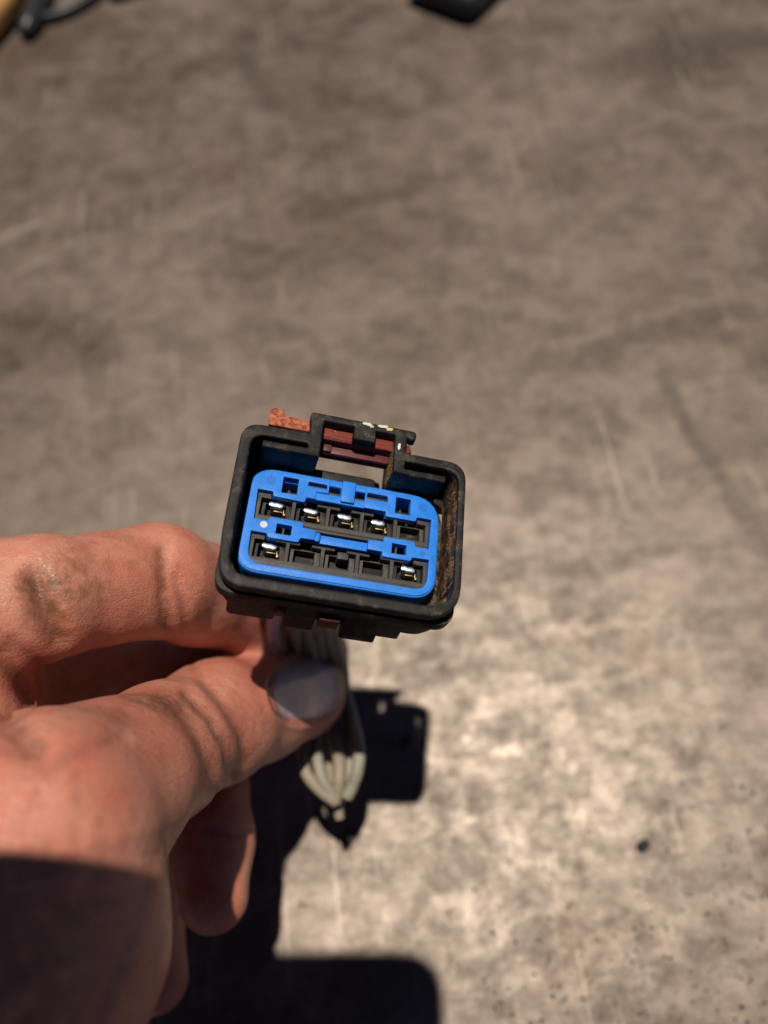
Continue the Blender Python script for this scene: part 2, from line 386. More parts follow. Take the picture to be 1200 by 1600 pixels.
# red lock ---------------------------------------------------------
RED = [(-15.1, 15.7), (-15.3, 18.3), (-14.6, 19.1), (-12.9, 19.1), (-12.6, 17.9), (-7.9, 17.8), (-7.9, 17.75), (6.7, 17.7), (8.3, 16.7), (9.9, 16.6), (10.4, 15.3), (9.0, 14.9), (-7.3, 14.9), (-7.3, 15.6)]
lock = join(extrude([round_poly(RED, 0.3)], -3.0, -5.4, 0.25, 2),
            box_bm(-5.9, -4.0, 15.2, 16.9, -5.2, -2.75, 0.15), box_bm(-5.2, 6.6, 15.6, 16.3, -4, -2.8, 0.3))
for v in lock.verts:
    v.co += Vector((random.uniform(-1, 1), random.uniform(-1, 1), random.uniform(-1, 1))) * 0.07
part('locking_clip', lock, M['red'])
M['red_shade'] = plastic('shaded_red_plastic', (0.085, 0.018, 0.018), 0.45, 0.3, (0.05, 0.03, 0.02))  # lock red darkened to paint in the shade behind the latch window
part('lock_bar', join(box_bm(-5.7, 6.75, 13.3, 16.9, -9.0, -5.8, 0.4), box_bm(-5.7, -3.6, 13.4, 15.2, -6.2, -5.2, 0.3)), M['red_shade'])
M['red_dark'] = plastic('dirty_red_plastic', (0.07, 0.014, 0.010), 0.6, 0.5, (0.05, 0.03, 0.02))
part('lower_lock', join(box_bm(-8.7, -7.4, -14.9, -13.2, -14, -9.5, 0.2), box_bm(-1.6, 1.8, -15.4, -13.2, -15, -9.5, 0.2)), M['red_dark'])
# blue face --------------------------------------------------------
HOLE = [(-14.9, 5.0), (-12.3, 5.0), (-12.2, 4.15), (-6.75, 4.0), (-6.6, 4.95), (7.3, 4.95), (7.4, 4.05), (12.8, 4.05), (12.95, 4.85), (15.55, 4.9), (15.4, -.67), (13.1, -.67),
        (12.8, .22), (7.4, .22), (7.4, -.7), (4.8, -.8), (4.8, -2.55), (7.35, -2.55), (7.4, -3.4), (12.4, -3.4), (12.65, -2.7), (15.6, -2.6), (15.4, -8.15),
        (-14.6, -8.15), (-14.8, -2.7), (-12.25, -2.7), (-11.9, -3.4), (-6.85, -3.4), (-6.6, -2.55), (-4.2, -2.5), (-4.2, -.8), (-6.4, -.65), (-6.5, .3), (-12.1, .3), (-12.35, -.4), (-14.7, -.4)]
HR = [.1, .1, .3, .3, .1, .1, .3, .3, .1, .1, .1, .1, .3, .3, .1, .1, .1, .1, .3, .3, .1, .1, 2.3, 2.3, .1, .1, .3, .3, .1, .1, .1, .1, .3, .3, .1, .1]
def rect(x0, x1, y0, y1, r=0.1): return round_poly([(x0, y0), (x0, y1), (x1, y1), (x1, y0)], r)
SQ = [rect(-10.95, -8.3, 5.1, 8.12), rect(8.98, 11.65, 5.0, 8.05), rect(-10.8, -8.25, -2.45, -.7), rect(8.96, 11.5, -2.5, -.7)]
OB = [(-16.3, -9.4), (-16.2, 9.1), (-2.95, 9.1), (-2.95, 6.4), (-5.05, 6.35), (-5.05, 4.95)]
OBR = [3.8, 4.4, .15, .1, .1, .05]
iL = HOLE.index((-6.6, 4.95)); iR = HOLE.index((7.3, 4.95))
# the front layer is a C: outer edge, then in through the notch and round the window backwards
back = [HOLE[(iL - k) % len(HOLE)] for k in range(len(HOLE))]
backr = [HR[(iL - k) % len(HOLE)] for k in range(len(HOLE))]
LAY = OB + back[:] + [(3.45, 4.95), (3.45, 9.05), (16.75, 9.05), (16.8, -9.4)]
LAYR = OBR + backr[:] + [.05, .15, 5.2, 4.2]
slL = rect(-6.6, -3.3, 7.1, 8.0, .25); slR = rect(3.8, 7.5, 6.75, 7.9, .25)
lay = extrude([round_poly(LAY, LAYR)] + SQ + [slL, slR], -8.0, -8.75, 0.12, 2)
FULL = round_poly([(-16.55, -9.65), (-16.5, 9.3), (17.0, 9.25), (17.05, -9.65)], [4.1, 4.6, 5.4, 4.4])
base = extrude([FULL, round_poly(HOLE, HR)] + SQ + [rect(-6.6, -.85, 6.4, 8.0, .2), rect(1.7, 7.5, 6.3, 7.9, .2)], -8.32, -10.4, 0.3, 3)
skirt = extrude([FULL, round_poly([(-15.0, -8.4), (-15.0, 7.9), (15.6, 7.9), (15.6, -8.4)], 2.4)], -10.2, -14.4, 0.1, 1)
blk = [box_bm(-.76, 1.58, 5.2, 9.15, -9, -7.45, .16), box_bm(-4.3, 4.95, -2.45, -.95, -11.5, -9.7, .08), box_bm(-4.4, -3.3, -2.5, -.85, -10.4, -8.6, .3)]
ins = part('blue_insert', join(lay, base, skirt, *blk), M['blue'])
def disc(x, y, r, z0, z1, mat, name='ejector_mark'):
    bm = bmesh.new(); bmesh.ops.create_cone(bm, cap_ends=True, segments=28, radius1=r, radius2=r * 0.96, depth=abs(z1 - z0))
    for v in bm.verts: v.co += Vector((x, y, (z0 + z1) / 2))
    return part(name, bm, mat, ins)
disc(-13.05, 7.05, 0.85, -8.4, -7.97, M['blue2']); disc(13.85, 6.9, 0.85, -8.4, -7.97, M['blue2']); disc(-12.95, -1.3, 0.62, -8.4, -7.93, M['glint'], 'dimple_glint'); disc(14.3, -1.75, 0.5, -8.4, -7.97, M['blue2'])
# black terminal carrier: two rows of five chambers ------------------
CX = [-11.4 + 5.93 * i for i in range(5)]
def comb(xl, xr, vt, vtab, vb, vbase, cr=0.1):
    """row outline: frame with five chambers, each open at the top between two tabs"""
    pts = [(xl, vbase), (xl, vt)]; rr = [cr, .15]
    for c in CX:
        a, b = max(c - 2.65, xl + .62), min(c + 2.65, xr - .62)
        pts += [(c - 1.0, vt), (c - 1.0, vtab), (a, vtab), (a, vb), (b, vb), (b, vtab), (c + 1.0, vtab), (c + 1.0, vt)]
        rr += [.1] * 8
    pts += [(xr, vt), (xr, vbase)]; rr += [.15, cr]
    return round_poly(pts, rr)
r1 = extrude([comb(-14.75, 15.35, 4.35, 3.95, .75, -.15)], -9.0, -14.6, 0.08, 1)
r2 = extrude([comb(-14.6, 15.45, -3.2, -3.6, -6.75, -8.05, 2.1)], -9.0, -14.6, 0.08, 1)
ext = [box_bm(-6.3, 7.2, -.62, -.1, -14.5, -9.25, .1), box_bm(-14.7, -12.5, 4.2, 4.8, -12, -9.15, .08), box_bm(13.2, 15.4, 4.2, 4.72, -12, -9.15, .08),
       box_bm(-14.6, -12.4, -3.3, -2.85, -12, -9.15, .08), box_bm(13.1, 15.4, -3.3, -2.85, -12, -9.15, .08),
       box_bm(-14.68, -12.5, -.3, .1, -12, -9.1, .05), box_bm(13.2, 15.3, -.55, .1, -12, -9.1, .05)]
strips = [box_bm(-6.5, -3.3, 7.25, 7.75, -11, -9.2, .05), box_bm(-3.2, -.9, 6.6, 7.1, -11, -9.3, .05), box_bm(3.8, 7.3, 7.0, 7.55, -11, -9.2, .05), box_bm(1.7, 3.7, 6.4, 6.9, -11, -9.3, .05)]
posts = [box_bm(-9.8, -9.45, 5.2, 6.3, -12, -9.6, .05), box_bm(9.9, 10.2, 5.0, 6.3, -12, -9.6, .05), box_bm(-9.7, -9.4, -2.4, -.8, -12, -9.8, .05), box_bm(9.8, 10.1, -2.4, -.8, -12, -9.8, .05)]
backw = box_bm(-15.6, 16.1, -8.9, 8.8, -16.5, -14.4, 0)
car = part('terminal_carrier', join(r1, r2, *ext, *strips, *posts), M['cell'])
part('rear_wall', backw, M['dark'], car)
# chamber floors with the smaller dark pit, and the terminals
for row, vt in ((0, 3.95), (1, -3.6)):
    for i, c in enumerate(CX):
        a, b = max(c - 2.65, -14.1), min(c + 2.65, 14.75)
        v0 = vt - 3.15
        filled = (row == 0 and i < 4) or (row == 1 and i in (0, 4))
        z = -11.2
        fl = extrude([rect(a - .05, b + .05, v0 - .05, vt + .02, .02), rect(c - 1.75, c + 1.75, vt - 2.4, vt - .25, .1)], z, z - 2.6, 0.05, 1)
        part('chamber_floor', fl, M['dark'] if filled else M['cell'], car)
        if filled:
            # rolled tin tongue with a bright crown and the brass lances beside it
            zt = -9.6
            tpts = [(c - 1.35, vt - .62, zt - 1.0), (c - 1.2, vt - .62, zt), (c + 1.25, vt - .85, zt), (c + 1.4, vt - .85, zt - 1.0)]
            bm = bmesh.new()
            prof = [(0.0, .52), (.30, .45), (.48, .2), (.5, -.15), (.3, -.42), (-.1, -.5)]
            n = 9; ring = []
            for k in range(n):
                t = k / (n - 1); x = c - 1.2 + 2.35 * t; y0 = vt - .72 - (.06 + .09 * ((i * 7 + row * 3) % 4) / 3) * t + .05 * math.sin(k * 1.7 + i)
                sc_ = .62 + .38 * math.sin(math.pi * min(1, max(0, t))) ** .18
                ring.append([bm.verts.new((x, y0 + .52 * sc_ * math.cos(q), zt - .35 + .35 * sc_ * math.sin(q))) for q in [math.pi * 2 * j / 12 for j in range(12)]])
            for k in range(n - 1):
                for j in range(12):
                    bm.faces.new((ring[k][j], ring[k][(j + 1) % 12], ring[k + 1][(j + 1) % 12], ring[k + 1][j]))
            bm.faces.new(ring[0][::-1]); bm.faces.new(ring[-1])
            shank = box_bm(c - .9, c + 1.1, vt - 1.2, vt - .4, -14.3, zt - .4, .1)
            term = part('terminal', join(bm, shank), M['tin'], deg=60)
            part('brass_lance', join(box_bm(c + 1.35, c + 1.75, vt - 2.3, vt - 1.8, -13, -10.3, .08), box_bm(c - .3, c + 1.2, vt - 1.62, vt - 1.42, -13, -10.9, .06),
                                     box_bm(c + 1.3, c + 1.5, vt - 1.9, vt - 1.2, -13, -10.5, .05)), M['brass'], term)
part('keying_finger', box_bm(0.0, 1.9, -4.6, -3.4, -13, -9.6, .12), M['cell'], car)
# soil clumps on the right inner wall, kept as one part ----------------
vs, fs = [], []
def clump(p, r):
    b = len(vs)
    base_v = [(0, 0, 1), (1, 0, 0), (0, 1, 0), (-1, 0, 0), (0, -1, 0), (0, 0, -1)]
    for q in base_v: vs.append(tuple(p[i] + q[i] * r * random.uniform(.6, 1.3) for i in range(3)))
    for f in ((0, 1, 2), (0, 2, 3), (0, 3, 4), (0, 4, 1), (5, 2, 1), (5, 3, 2), (5, 4, 3), (5, 1, 4)): fs.append(tuple(b + i for i in f))
for _ in range(5200):
    v = random.uniform(-9, 9.5); w = -random.uniform(0.5, 8.5)
    dens = max(0.0, .35 + .9 * math.sin(v * .9 + w * 0.5 + 1.0) * math.cos(w * .6 - v * .35)) * random.random() ** .3
    if random.random() > dens: continue
    clump((18.52 - max(0, -8 - v) * .6 - .02, v, w), random.uniform(.03, .10) if random.random() < .93 else random.uniform(.1, .2))
for _ in range(260): clump((6.8 + random.uniform(-.05, .1), random.uniform(10, 15), random.uniform(-8, -1.0)), random.uniform(.04, .13))
for _ in range(200):
    u = random.uniform(-16, 15); clump((u, -12.85, -random.uniform(0.6, 3)), random.uniform(.03, .1))
for _ in range(120):
    u = random.choice((-17.9, 19.0)) + random.uniform(-.5, .5); clump((u, random.uniform(-9, 10), 0.0), random.uniform(.02, .07))
for _ in range(150): clump((random.uniform(-16, 17), random.uniform(-14.0, -13.0), -0.02), random.uniform(.02, .07))
link('soil', mesh_from('soil', [tuple(real(v)) for v in vs], fs), M['soil'], conn, 'stuff')
# paint chips on the latch bridge --------------------------------------
def chip(pts, z, mat):
    part('paint_chip', extrude([pts], z, z - .12, .03, 1), mat)
def blob(cx, cy, rx, ry, n=11):
    return [(cx + rx * math.cos(2 * math.pi * k / n) * random.uniform(.65, 1.15), cy + ry * math.sin(2 * math.pi * k / n) * random.uniform(.65, 1.15)) for k in range(n)]
chip(blob(1.7, 17.9, 1.0, .35), .1, M['chip_a']); chip(blob(2.4, 17.6, .45, .3), .12, M['chip_b']); chip(blob(4.3, 18.0, .9, .33), .1, M['chip_a'])
chip(blob(5.6, 17.7, .75, .42), .12, M['chip_b']); chip(blob(7.6, 14.7, .3, .65), .08, M['chip_a']); chip(blob(4.9, 18.15, .5, .2), .13, M['chip_a'])
# wires ------------------------------------------------------------------
W = [ # start u,v at the rear, then the way down to where the cut ends gather
    ((-10, -6), [(430, 955, 155), (426, 990, 168), (440, 1060, 192), (470, 1120, 200), (497, 1180, 198), (505, 1200, 197)], 'violet', 1.3),
    ((-6, -6), [(462, 955, 158), (464, 1040, 190), (468, 1120, 198), (473, 1175, 188), (479, 1208, 185), (500, 1234, 184), (527, 1254, 184)], 'cream', 1.35),
    ((-3, -7), [(482, 960, 160), (482, 1040, 190), (488, 1120, 197), (495, 1180, 187), (503, 1215, 184), (515, 1236, 184), (527, 1250, 184)], 'pale', 1.3),
    ((1, -6), [(498, 960, 160), (506, 1040, 191), (520, 1120, 197), (529, 1180, 187), (530, 1215, 184), (527, 1238, 184), (523, 1254, 184)], 'cream', 1.4),
    ((4, -5), [(510, 960, 160), (528, 1040, 192), (547, 1110, 196), (560, 1165, 187), (559, 1200, 184), (551, 1226, 184), (541, 1246, 184)], 'teal', 1.4),
    ((7, -5), [(522, 962, 162), (536, 1045, 194), (541, 1110, 199), (546, 1165, 191), (546, 1205, 188), (539, 1234, 187), (533, 1248, 187)], 'pale', 1.3),
    ((-7, -8), [(474, 965, 162), (500, 1060, 194), (510, 1140, 200), (514, 1200, 193), (524, 1240, 189), (531, 1280, 188)], 'cream', 1.1),
]
for (u, v), path, mt, r in W:
    pts = [real((u, v, -18.0)), real((u * .95, v - .6, -21.5))] + [loc(*q) for q in path]
    pts = spline(pts, 10)
    link('wire', tube_mesh('wire', pts, r * 1.12, 12, True, 0.05), M[mt], conn)

# ------------------------------------------------------------------ the hand (one continuous skin)
import openvdb
VX = 0.8
gx0, gy0, gz0 = -205.0, -5.0, 62.0
NX, NY, NZ = int(235 / VX), int(225 / VX), int(165 / VX)
BIG = 30.0
def cone_sdf(X, Y, Z, a, b, ra, rb):
    ba = b - a; l2 = ba @ ba
    px, py, pz = X - a[0], Y - a[1], Z - a[2]
    t = np.clip((px * ba[0] + py * ba[1] + pz * ba[2]) / l2, 0, 1)
    return np.sqrt((px - t * ba[0]) ** 2 + (py - t * ba[1]) ** 2 + (pz - t * ba[2]) ** 2) - (ra + (rb - ra) * t)
gxs = (gx0 + VX * np.arange(NX)).astype(np.float32); gys = (gy0 + VX * np.arange(NY)).astype(np.float32); gzs = (gz0 + VX * np.arange(NZ)).astype(np.float32)
def blend(F, nodes, k, pad=14.0):
    for (a, ra), (b, rb) in zip(nodes[:-1], nodes[1:]):
        lo = np.minimum(a - ra, b - rb) - pad; hi = np.maximum(a + ra, b + rb) + pad
        i0 = [max(0, int((lo[q] - g) / VX)) for q, g in enumerate((gx0, gy0, gz0))]
        i1 = [min(N, int((hi[q] - g) / VX) + 1) for q, (g, N) in enumerate(zip((gx0, gy0, gz0), (NX, NY, NZ)))]
        if any(i1[q] <= i0[q] for q in range(3)): continue
        X = gxs[i0[0]:i1[0], None, None]; Y = gys[None, i0[1]:i1[1], None]; Z = gzs[None, None, i0[2]:i1[2]]
        d = cone_sdf(X, Y, Z, a, b, ra, rb)
        sub = F[i0[0]:i1[0], i0[1]:i1[1], i0[2]:i1[2]]
        h = np.maximum(k - np.abs(sub - d), 0) / k
        F[i0[0]:i1[0], i0[1]:i1[1], i0[2]:i1[2]] = np.minimum(sub, d) - h * h * k * 0.25
def N(px, py, z, r): return (at(px, py, z), r)
F = np.full((NX, NY, NZ), BIG, np.float32)
WR = N(-330, 1760, 112, 22)
# palm: metacarpals to wrist
IM = N(-105, 985, 124, 13.5); MMn = N(-90, 1075, 143, 13); RM = N(-80, 1180, 152, 12.5); PM = N(-80, 1300, 155, 11.5)
for q in (IM, MMn, RM, PM): blend(F, [q, WR], 9)
blend(F, [IM, MMn, RM, PM], 9)
# thumb side: ball of the thumb, web, thumb
blend(F, [N(58, 1285, 104, 13.2), N(0, 1440, 100, 19.5), N(-70, 1590, 98, 18), WR], 12)
blend(F, [N(5, 1300, 110, 9), N(-120, 1120, 121, 8.0), IM], 7)
blend(F, [N(-20, 1440, 112, 18), MMn], 10); blend(F, [N(-60, 1500, 118, 18), PM], 10)
blend(F, [WR, (at(-330, 1760, 112) + np.array([-150, 130, -30.]), 27)], 12)
blend(F, [N(52, 1280, 104, 13.2), N(175, 1222, 119, 11.6), N(250, 1175, 136, 11.0), N(335, 1128, 156, 11.4), N(400, 1105, 172, 11.0), N(466, 1081, 188, 11.6)], 6)
# fingers
blend(F, [IM, N(60, 936, 128, 10.3), N(170, 918, 138, 9.6), N(246, 907, 146, 10.5), N(300, 925, 157, 10.3), N(385, 953, 176, 10.3), N(440, 985, 194, 8.6), N(498, 1022, 209, 8.3)], 3)
blend(F, [MMn, N(100, 1050, 166, 10.2), N(285, 1050, 183, 11.4), N(308, 1160, 184, 9.4), N(322, 1235, 178, 8.8), N(332, 1310, 168, 8.2), N(334, 1402, 160, 7.2)], 5)
blend(F, [RM, N(20, 1160, 180, 9.2), N(120, 1215, 192, 9.0), N(195, 1320, 190, 8.4), N(228, 1410, 186, 8.4), N(243, 1530, 175, 7.4)], 5)
blend(F, [PM, N(-20, 1330, 178, 8.2), N(50, 1400, 188, 7.8), N(105, 1480, 186, 7.3), N(135, 1540, 182, 7.2), N(150, 1640, 174, 6.5)], 5)
grid = openvdb.FloatGrid(BIG); grid.copyFromArray(F)
vp, tris, quads = grid.convertToPolygons(0.0, 0.0)
P = np.array(vp, float) * VX + np.array([gx0, gy0, gz0])
faces = [tuple(int(i) for i in q) for q in quads] + [tuple(int(i) for i in q) for q in tris]
del F
Q = np.array([list(q) for q in quads], int)
def normals(P):
    n = np.cross(P[Q[:, 2]] - P[Q[:, 0]], P[Q[:, 3]] - P[Q[:, 1]]); out = np.zeros_like(P)
    for k in range(4): np.add.at(out, Q[:, k], n)
    return out / (np.linalg.norm(out, axis=1, keepdims=True) + 1e-9)
E4 = np.concatenate([Q[:, [0, 1]], Q[:, [1, 2]], Q[:, [2, 3]], Q[:, [3, 0]]])
deg = np.zeros(len(P)); np.add.at(deg, E4[:, 0], 1); np.add.at(deg, E4[:, 1], 1)
for _ in range(4):
    acc = np.zeros_like(P); np.add.at(acc, E4[:, 0], P[E4[:, 1]]); np.add.at(acc, E4[:, 1], P[E4[:, 0]])
    P = P * .5 + acc / deg[:, None] * .5
NR = normals(P)
ctr = at(300, 1130, 150)
if NR[np.argmin(P[:, 2])][2] > 0: flip = True; NR = -NR
else: flip = False
def seg_dist(px, py, pl):
    best = np.full(len(px), 1e9)
    for (ax, ay), (bx, by) in zip(pl[:-1], pl[1:]):
        dx, dy = bx - ax, by - ay; t = np.clip(((px - ax) * dx + (py - ay) * dy) / (dx * dx + dy * dy), 0, 1)
        best = np.minimum(best, np.hypot(px - ax - t * dx, py - ay - t * dy))
    return best
GR = np.zeros(len(P))
def crease(pl, amp, wid, zmin, zmax):
    """press a fold of given depth and width (mm) into the skin along a line laid over its near side"""
    global P
    px = P[:, 0] / P[:, 2] * FPX + 600; py = P[:, 1] / P[:, 2] * FPX + 800
    m = (P[:, 2] > zmin) & (P[:, 2] < zmax) & (NR[:, 2] < 0.25)
    d = seg_dist(px[m], py[m], pl) * P[m, 2] / FPX
    P[m] -= NR[m] * (amp * np.exp(-(d / wid) ** 2))[:, None]
    GR[m] = np.maximum(GR[m], min(1, amp * 1.1) * np.exp(-(d / (wid * .75)) ** 2))
crease([(292, 1080), (330, 1120), (356, 1170), (362, 1215)], .8, 1.0, 115, 180)
crease([(318, 1065), (352, 1105), (378, 1150), (386, 1190)], .55, .9, 115, 180)
crease([(275, 1105), (308, 1150), (330, 1200), (335, 1240)], .45, 1.0, 115, 180)
crease([(300, 1040), (322, 1060), (345, 1090)], .4, .8, 115, 180)
crease([(56, 905), (66, 940), (78, 975), (92, 1005)], 1.9, 2.1, 90, 150)
crease([(20, 1010), (50, 1030), (70, 1050)], .6, 1.6, 90, 150)
crease([(0, 1030), (30, 1060), (50, 1090)], .8, 1.4, 90, 150)
crease([(255, 860), (258, 920), (262, 985)], .9, 1.4, 120, 170)
crease([(275, 900), (285, 950), (290, 985)], .5, 1.0, 120, 170)
crease([(-20, 1090), (25, 1120), (60, 1155)], 1.2, 1.5, 80, 150)
crease([(0, 1135), (30, 1155), (62, 1172)], .7, 1.1, 80, 150)
crease([(0, 1165), (40, 1180)], .5, 1.0, 80, 150)
crease([(70, 1200), (140, 1170), (190, 1150)], .35, 1.3, 80, 150)
crease([(320, 1300), (360, 1305), (392, 1300)], .6, 1.2, 150, 200)
for k in range(26):
    y0 = 1300 + 12.5 * k + random.uniform(-5, 5); xe = 262 - .36 * (y0 - 1300); xs = random.uniform(0, 150)
    crease([(xs, y0 + (xe - xs) * .22), ((xs + xe) / 2, y0 + (xe - xs) * .10 + random.uniform(-4, 4)), (xe, y0)], random.uniform(.18, .42), random.uniform(.5, .9), 60, 140)
for k in range(14):
    x0 = random.uniform(20, 220); y0 = random.uniform(1170, 1300)
    crease([(x0, y0), (x0 + random.uniform(-8, 10), y0 + 25), (x0 + random.uniform(-14, 14), y0 + 55)], random.uniform(.05, .12), .6, 60, 140)
# nail bed: a shallow step round the nail
NC = (476, 1077)
AX = unit([1.0, -.28])
def nail_uv(px, py):
    dx, dy = px - NC[0], py - NC[1]
    return (dx * AX[0] + dy * AX[1]) / 56, (-dx * AX[1] + dy * AX[0]) / 51
px = P[:, 0] / P[:, 2] * FPX + 600; py = P[:, 1] / P[:, 2] * FPX + 800
a_, b_ = nail_uv(px, py); rr_ = (np.abs(a_) ** 2.4 + np.abs(b_) ** 2.4) ** (1 / 2.4)
mk = (P[:, 2] > 148) & (P[:, 2] < 190) & (NR[:, 2] < 0.3)
edge_ = mk & (rr_ > .95)
GR[edge_] = np.maximum(GR[edge_], .8 * np.exp(-((rr_[edge_] - 1.02) / .06) ** 2))
P[mk] -= NR[mk] * (.75 * (1 / (1 + np.exp((rr_[mk] - 1.0) * 30))))[:, None]
ridge = mk & (a_ < .5)
P[ridge] += NR[ridge] * (.45 * np.exp(-((rr_[ridge] - 1.12) / .09) ** 2))[:, None]
org = world(at(60, 1285, 104))
PW = (RW @ P.T).T + np.array([0, 0, CAM_H])
PL = PW - np.array(org) / MM
fcs = [f[::-1] for f in faces] if flip else faces
me = mesh_from('skin', PL.tolist(), fcs, True)
ga = me.attributes.new('grime', 'FLOAT', 'POINT'); ga.data.foreach_set('value', GR.astype(np.float32))
def stain(px, py, z): return tuple(((RW @ at(px, py, z)) + np.array([0, 0, CAM_H]) - np.array(org) / MM).tolist())
def mat_skin():
    m = Mat('skin')
    n0 = m.noise(0.09, 4, 0.6); n1 = m.noise(0.35, 5, 0.6); n2 = m.noise(1.7, 4, 0.6)
    c = m.mix(m.ramp(n0, .35, .65), (0.48, 0.175, 0.118), (0.55, 0.245, 0.172))
    c = m.mix(m.math('MULTIPLY', m.ramp(n1, .45, .7), .5), c, (0.47, 0.115, 0.072))
    c = m.mix(m.math('MULTIPLY', m.ramp(n2, .5, .72), .15), c, (0.266, 0.133, 0.084))
    # redder flesh behind the thumb tip, darker duller patch near the nail
    c = m.mix(m.math('MULTIPLY', m.near(stain(400, 1080, 158), 4, 12), .45), c, (0.420, 0.119, 0.084))
    c = m.mix(m.math('MULTIPLY', m.near(stain(480, 1060, 168), 4, 11), .6), c, (0.210, 0.112, 0.105))
    def smudge(c, p, r0, r1, col, amt, sc=.5, lo=.4, hi=.6):
        k = m.math('MULTIPLY', m.near(stain(*p), r0, r1), m.ramp(m.noise(sc, 5, .65), lo, hi))
        return m.mix(m.math('MULTIPLY', k, amt), c, col)
    c = smudge(c, (70, 930, 118), 1, 8, (0.075, 0.050, 0.018), 1.0, .35, .25, .75)
    c = smudge(c, (72, 928, 118), .5, 4, (0.07, 0.04, 0.02), .7, .6, .35, .65)
    c = smudge(c, (120, 905, 120), 2, 11, (0.15, 0.085, 0.03), .7, .35, .35, .75)
    c = smudge(c, (165, 1165, 112), 1.5, 6.5, (0.03, 0.018, 0.012), 1.0, .6, .3, .5)
    c = smudge(c, (285, 1075, 128), 2, 8, (0.08, 0.04, 0.022), .8, .4, .3, .7)
    c = smudge(c, (140, 1185, 110), 2, 10, (0.09, 0.045, 0.022), .8, .35, .3, .7)
    c = smudge(c, (200, 880, 130), 3, 12, (0.22, 0.09, 0.05), .4, .25, .3, .7)
    c = smudge(c, (230, 1110, 122), 2, 9, (0.09, 0.045, 0.028), .8, .4, .25, .75)
    c = smudge(c, (355, 1175, 140), 1, 6, (0.20, 0.11, 0.06), .5)
    c = smudge(c, (20, 1165, 110), 1, 6, (0.16, 0.11, 0.05), .6)
    c = smudge(c, (327, 1073, 139), .3, .9, (0.5, 0.03, 0.02), .9, .5, .0, .1)
    at_ = m.n('ShaderNodeAttribute'); at_.attribute_name = 'grime'
    gr = m.math('MULTIPLY', at_.outputs['Fac'], m.ramp(m.noise(.5, 4, .6), .3, .65, .35, 1.0))
    c = m.mix(m.math('MULTIPLY', gr, .7), c, (0.09, 0.045, 0.022))
    c = m.mix(m.math('MULTIPLY', m.ramp(m.noise(.16, 5, .7, m.stretch((1, 1, 1), (0, 0, 0), (9, 4, 2))), .50, .74), .40), c, (0.19, 0.095, 0.045))
    c = m.mix(m.math('MULTIPLY', m.ramp(m.noise(.8, 3, .7), .62, .76), .25), c, (0.13, 0.06, 0.035))
    fine = m.voro(1.15, m.stretch((1, 1.9, 1.2), (0.3, .2, .5)), 'DISTANCE_TO_EDGE')
    wr = m.noise(0.55, 3, .5, m.stretch((.35, 2.2, 1), (0, 0, .35)))
    nb = m.bump(m.ramp(fine, 0, .16), .35, .16); nb = m.bump(wr, .35, .5, nb); nb = m.bump(n2, .3, .12, nb)
    m.set(color=c, rough=m.ramp(n1, .3, .7, .50, .36), spec=.42, sss=.20, normal=nb)
    m.b.inputs['Subsurface Radius'].default_value = (1.0, .35, .18); m.b.inputs['Subsurface Scale'].default_value = .0016
    return m.m
hand = link('hand', me, mat_skin()); hand.location = org
tag(hand, 'bare dirt-smudged left hand with thumb and index finger pinching wires', 'hand')
# nail: a curved plate seated on the thumb
bm = bmesh.new(); tree = BVHTree.FromPolygons([tuple(p) for p in P.tolist()], faces)
rings, seg = 9, 40; grid_v = []
def hitp(px, py):
    r = ray(px, py); h = tree.ray_cast(Vector((r * 90).tolist()), Vector(unit(r).tolist()))
    return np.array(h[0]) if h[0] is not None else None
for i in range(rings + 1):
    row = []
    for k in range(seg):
        t = i / rings; an = 2 * math.pi * k / seg
        c_, s_ = math.cos(an), math.sin(an); q = (abs(c_) ** 2.4 + abs(s_) ** 2.4) ** (-1 / 2.4)
        a, b = c_ * q * t * 56 * 1.02, s_ * q * t * 51 * 1.02
        px_, py_ = NC[0] + a * AX[0] - b * AX[1] , NC[1] + a * AX[1] + b * AX[0]
        h = hitp(px_, py_)
        if h is None: h = at(px_, py_, 176)
        lift = .48 - .85 * t ** 3 + (.80 * max(0, c_) * t ** 3)
        row.append(h - unit(ray(px_, py_)) * lift)
    grid_v.append(row)
vsn = [np.mean(grid_v[0], axis=0)] + [p for row in grid_v[1:] for p in row]
vsn = np.array(vsn); fn = [(0, 1 + k, 1 + (k + 1) % seg) for k in range(seg)]
for i in range(rings - 1):
    for k in range(seg):
        a = 1 + i * seg; fn.append((a + k, a + seg + k, a + seg + (k + 1) % seg, a + (k + 1) % seg))
nb = len(vsn); low = vsn + np.array([0, 0, .6]); allv = np.vstack([vsn, low])
fn2 = fn + [tuple(nb + i for i in f[::-1]) for f in fn] + [(1 + (rings - 1) * seg + k, nb + 1 + (rings - 1) * seg + k, nb + 1 + (rings - 1) * seg + (k + 1) % seg, 1 + (rings - 1) * seg + (k + 1) % seg) for k in range(seg)]
VWn = (RW @ allv.T).T + np.array([0, 0, CAM_H]) - np.array(org) / MM
mn = Mat('nail'); nn = mn.noise(.5, 4, .6)
nat = mn.n('ShaderNodeAttribute'); nat.attribute_name = 'rim'
nc = mn.mix(mn.ramp(nn, .35, .65), (0.50, 0.43, 0.50), (0.40, 0.33, 0.40))
nc = mn.mix(mn.math('MULTIPLY', mn.ramp(mn.math('ADD', nat.outputs['Fac'], mn.math('MULTIPLY', mn.math('SUBTRACT', mn.noise(.8, 4), .5), .25)), .72, .98), .85), nc, (0.085, 0.050, 0.045))
mn.set(color=nc, rough=.30, spec=1.0, coat=1.0, coatr=.16, sss=.1, normal=mn.bump(mn.noise(1.2, 4, .6, mn.stretch((1, 3, 1))), .3, .14))
mn.b.inputs['Subsurface Scale'].default_value = .001
